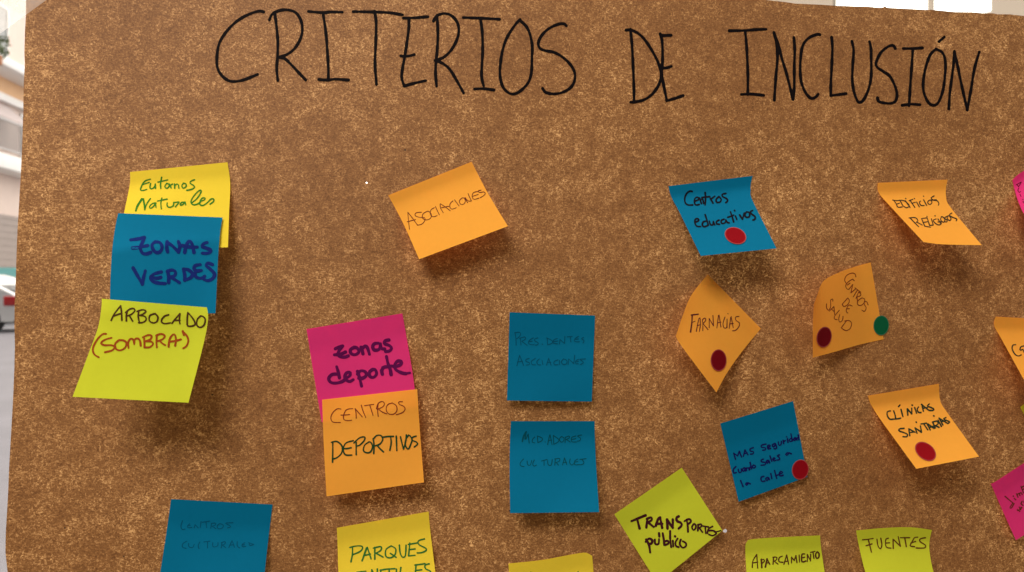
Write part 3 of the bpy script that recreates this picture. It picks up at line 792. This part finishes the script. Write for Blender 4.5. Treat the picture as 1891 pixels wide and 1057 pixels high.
K = Crop(1120, 850, 1360, 1226)
n = Note('transporte', 'lime', [(1134.5, 950), (1170, 1007), (1214, 1077)], [(1259, 864), (1290, 912), (1334, 980)],
         0.009, 0.010, 'lime note turned on its corner reading TRANSPORTE publico in thick dark marker', v0=0.2)
n.words(K, 4.2, (0.035, 0.006, 0.008),
  '235,575 300,548 368,520|290,560 300,600 312,645|375,635 385,550|380,555 420,540 425,565 385,590|395,590 445,630|465,620 485,560 505,540|505,540 525,640|470,600 525,600|575,645 570,560|570,560 625,640|625,640 625,560|680,530 660,545 665,575 700,590 708,615 680,645|w=3.4 755,560 765,620 768,675|w=3.4 735,575 780,555 795,580 765,605|w=3.2 825,600 805,630 820,660 840,640 840,610 825,600|w=3.2 860,665 865,610|w=3.2 860,610 895,605 890,630 865,640|w=3.2 875,640 905,680|w=3 900,620 960,630|w=3 930,625 935,690|w=3 1000,625 960,650 950,690|w=3 955,665 1005,665 1035,690 1000,712 965,700|w=2 1020,680 1078,664',
  '375,750 400,800 412,870|370,770 400,740 430,755 425,785 400,790|w=3.6 455,750 460,790 490,790 495,745|495,690 498,720|w=3.6 530,690 540,750 545,800|w=3.6 545,770 575,760 585,785 550,800|w=3.6 600,670 600,740 610,820|w=3.6 625,760 630,815|645,718|w=3.4 670,740 650,775 655,810 680,820|w=3.4 700,750 690,790 715,825 745,815 750,785 720,765')

K = Crop(1360, 960, 1740, 1891)
n = Note('aparcamiento', 'lime', [(1381, 998), (1377.5, 1004), (1376.5, 1015), (1378.5, 1057), (1388, 1142)], [(1514.5, 989), (1516, 1010), (1523, 1057), (1536, 1131)],
         0.026, 0.024, 'lime note reading APARCAMIENTO in dark pen, cut by the lower frame edge', top=[(1381, 998), (1390, 996), (1430, 993), (1514.5, 989)], v0=0.15, k=0.2)
n.words(K, 2.1, (0.06, 0.022, 0.006),
  '145,440 150,380 185,320|185,320 190,380 195,445|150,398 195,390|w=2.8 228,365 232,440|225,370 250,365 255,385 232,400|w=2.8 265,435 280,360|280,360 305,410|270,400 300,395|335,410 340,345|335,345 370,345 365,370 345,380|345,380 380,408|420,335 392,350 390,385 425,392|435,410 460,325|460,325 478,410|440,385 475,380|505,398 505,345|505,345 530,375|530,375 545,330|545,330 555,395|575,325 578,390|w=2.6 625,315 600,320 600,385 635,380|600,350 625,345|650,385 650,320|650,320 680,380|680,380 680,318|680,300 720,290|702,300 710,355|w=2.6 740,295 725,320 735,355 755,345 757,310 740,295')
n = Note('fuentes', 'lime', [(1581, 980), (1585, 1003), (1596, 1050), (1618, 1128)], [(1721, 979), (1716.5, 1000), (1717, 1022), (1724, 1057), (1744, 1122)],
         0.034, 0.036, 'lime note reading FUENTES in brown pen, lower right corner of the sheet', top=[(1581, 980), (1630, 975.5), (1680, 974), (1721, 979)], v0=0.12, k=0.2)
n.words(K, 2.2, (0.085, 0.030, 0.006),
  '1158,185 1205,180 1255,172|1210,180 1225,240 1240,300|1190,240 1245,222|1290,180 1300,240 1322,268 1335,230 1325,170|1395,170 1370,185 1375,250 1418,262|1372,215 1405,212|1440,265 1438,180|1445,185 1505,245|1505,245 1485,155|1505,165 1590,165|1545,165 1560,248|1665,160 1635,165 1615,200 1595,240 1635,248|1600,215 1645,200|1735,165 1690,175 1685,200 1735,235 1730,258 1690,262 1650,260')

K = Crop(280, 900, 540, 1750)
n = Note('culturales', 'blue', [(316, 922), (307, 985), (296, 1057), (287, 1116)], [(503.5, 932), (497, 985), (489, 1057), (484, 1122)],
         0.012, 0.014, 'blue note faintly reading CENTROS CULTURALES, nearest the lower left corner', v0=0.2)
n.words(K, 1.5, (0.001, 0.060, 0.118),
  '385,415 365,480 380,525 415,520|475,455 445,480 455,505 500,500|450,478 480,476|530,505 540,465|540,465 580,505|615,425 605,500|630,435 720,420|675,430 685,505|735,510 745,450|740,450 795,445 790,470 750,485|755,485 800,515|850,450 815,480 830,515 880,505 890,470 850,450|1010,440 920,445 960,470 985,490 945,505',
  '440,670 390,700 385,745 430,760|460,700 465,740 510,750 530,710|600,680 580,725 590,765|650,680 725,670|695,675 695,755|760,690 765,740 820,730 825,690|865,755 875,685|865,690 915,675 910,705 875,720|880,720 920,750|960,750 1000,665|1000,665 1030,745|970,720 1025,715|1065,675 1065,730 1095,755|1160,690 1125,710 1130,740 1170,735|1128,718 1155,714|1205,690 1240,700 1270,712|1270,712 1220,725 1215,705')

K = Crop(600, 930, 1120, 1891)
n = Note('parques', 'yellow', [(622, 975), (623.5, 1010), (625, 1057), (632, 1152)], [(791.5, 945), (794, 975), (800, 1025), (804, 1057), (812, 1122)],
         0.016, 0.020, 'yellow note with green writing PARQUES INFANTILES, below the orange DEPORTIVOS note', v0=0.14, k=0.2)
GREEN = (0.018, 0.110, 0.022)
n.words(K, 2.5, GREEN,
  '185,290 185,340 175,392|168,295 215,285 252,290 240,320 185,345|w=3.2 250,385 280,300|285,295 310,372|262,350 305,340|335,375 335,295|325,300 375,290 375,315 340,335|345,335 390,360|445,285 410,310 410,355 440,365 470,345 475,305 445,285|440,335 478,362|500,280 505,330 520,360 540,350 545,280|570,265 562,350|560,275 620,265|565,310 605,305|562,352 605,348|668,238 630,250 630,275 675,300 680,315 650,330 620,332',
  '215,462 245,458 275,455|245,458 240,535|215,540 275,532|310,530 315,446|315,446 350,525|350,525 352,440|372,520 375,448|372,448 405,443|395,442 470,438|432,440 430,515|480,440 482,510|510,430 505,505 545,500|612,412 605,490|605,414 672,404|608,450 650,445|605,492 655,485|700,405 672,415 678,440 708,455 705,480 670,488')
n = Note('corner', 'yellow', [(939, 1041), (941, 1085), (944, 1200)], [(1093.5, 1027), (1096, 1057), (1106, 1190)],
         0.018, 0.020, 'yellow note only whose top edge shows at the lower frame edge', top=[(939, 1041), (1000, 1034.5), (1060, 1023.5), (1082, 1021), (1093.5, 1027)], v0=0.15)
n.words(K, 2.4, GREEN, '1372,520 1382,462|1390,464 1395,520|1376,495 1394,490', '1700,458 1710,500 1712,520')

K = Crop(1811, 300, 1891, 705)
n = Note('accesos', 'magenta', [(1869.5, 333), (1874, 352), (1881, 374), (1893, 398), (1925, 436)], [(1975, 268), (1978, 300), (1995, 340), (2040, 378)],
         0.044, 0.040, 'magenta note curling off the right edge, highest of the two magenta ones there', top=[(1869.5, 333), (1876, 326), (1888, 317.5), (1930, 292), (1975, 268)], v0=0.08, k=0.2)
n.words(K, 1.3, (0.075, 0.004, 0.012), '575,368 618,345 660,322|660,322 638,362 615,400|590,362 615,400|620,420 605,450 620,490 650,480', '640,522 655,555|683,605|688,640 705,660 735,690')

K = Crop(1791, 560, 1891, 480)
n = Note('limcorner', 'lime', [(1884, 752), (1905, 793), (1935, 850)], [(1948, 705), (1975, 750), (2005, 806)],
         0.004, 0.005, 'lime note showing only a tiny corner at the right frame edge', v0=0.2)
n = Note('comercios', 'orange', [(1839, 585), (1836, 592), (1836.5, 604), (1848, 624), (1891, 702), (1910, 738)], [(1966, 592), (1964, 604), (1972, 624), (2030, 725)],
         0.045, 0.047, 'orange note starting with Co, cut off by the right frame edge', v0=0.12, k=0.12)
n.words(K, 2.1, (0.03, 0.022, 0.010), '405,370 380,375 375,410 400,455 430,470 455,460|480,380 450,390 445,420 470,412 480,440 500,425')

K = Crop(1811, 840, 1891, 390)
n = Note('limpieza', 'magenta', [(1829.5, 893), (1850, 940), (1876, 998)], [(1935, 830), (1955, 880), (1985, 930)],
         0.007, 0.008, 'magenta note with rising brown writing at the right edge, lowest magenta one there', top=[(1829.5, 893), (1836, 891), (1891, 855.5), (1935, 830)], v0=0.2)
n.words(K, 2.0, (0.11, 0.018, 0.010),
  '218,374 250,402 290,434|290,434 262,474 275,480 300,440|300,392 315,406|292,372|322,352 335,382|328,362 342,345 352,368|350,352 362,338 372,358|362,285 385,345|366,300 385,280 395,300 380,312',
  '330,492 352,512|345,470 352,498 330,500|352,488 372,478 362,470 358,495|372,420 362,442 380,455|398,410 385,425 400,435')

# ------------------------------------------------------------------ round stickers
def dot_material(name, c):
    m = note_material(name, c, tuple(x * 0.06 for x in c))
    return m
RIMR = plain('sticker_rim', (0.25, 0.022, 0.020), 0.8)
RIMG = plain('sticker_rim_green', (0.02, 0.11, 0.05), 0.8)
def sticker(note, cx, cy, rx, ry, rot, m, label, rim):
    S = NOTES[note].surf
    S.last = None
    S.point(cx, cy, 0)
    n, rings = 40, 12
    c, s = math.cos(rot), math.sin(rot)
    pts = [(cx, cy)]
    for k in range(1, rings + 1):
        for i in range(n):
            a = 2 * math.pi * i / n
            ex, ey = rx * math.cos(a) * k / rings, ry * math.sin(a) * k / rings
            pts.append((cx + c * ex - s * ey, cy + s * ex + c * ey))
    top = [S.point(x, y, 0.0007) for x, y in pts]
    S.last = None; S.point(cx, cy, 0)
    low = [S.point(x, y, 0.00045) for x, y in pts[-n:]]
    fs = [(0, 1 + (i + 1) % n, 1 + i) for i in range(n)]
    for k in range(rings - 1):
        for i in range(n):
            a, b = 1 + k * n + i, 1 + k * n + (i + 1) % n
            fs.append((a, b, b + n, a + n))
    b0 = 1 + (rings - 1) * n; l0 = len(top)
    fs += [(b0 + i, b0 + (i + 1) % n, l0 + (i + 1) % n, l0 + i) for i in range(n)]
    o = new_obj('round_sticker', top + low, fs, m, origin=top[0], smooth=False)
    o.data.materials.append(rim)
    for p in o.data.polygons:
        if p.index >= n + n * (rings - 2): p.material_index = 1
    tag(o, label, 'sticker', 'round stickers on the notes')
DARKRED = dot_material('dark_red_sticker', (0.115, 0.0015, 0.004))
RED = dot_material('red_sticker', (0.185, 0.002, 0.005))
GRN = dot_material('green_sticker', (0.003, 0.080, 0.030))
R = math.radians
sticker('educativos', 1357.8, 436.4, 20.5, 14.8, R(22), RED, 'red dot on the blue Centros educativos note', RIMR)
sticker('farmacias', 1326.2, 665.7, 14.6, 20.0, 0, DARKRED, 'dark red dot on the kite shaped FARMACIAS note', RIMR)
sticker('salud', 1520.9, 622.6, 13.6, 19.2, R(12), DARKRED, 'dark red dot on the lower left of the CENTROS DE SALUD note', RIMR)
sticker('salud', 1626.6, 601.2, 14.2, 18.3, R(5), GRN, 'green dot overhanging the right edge of an orange note', RIMG)
sticker('seguridad', 1477.4, 867.4, 15.3, 18.6, R(10), RED, 'bright red dot on the corner of the blue MAS seguridad note', RIMR)
sticker('clinicas', 1708.7, 834.4, 22.0, 14.6, R(38), RED, 'red dot under the words CLINICAS SANITARIAS', RIMR)
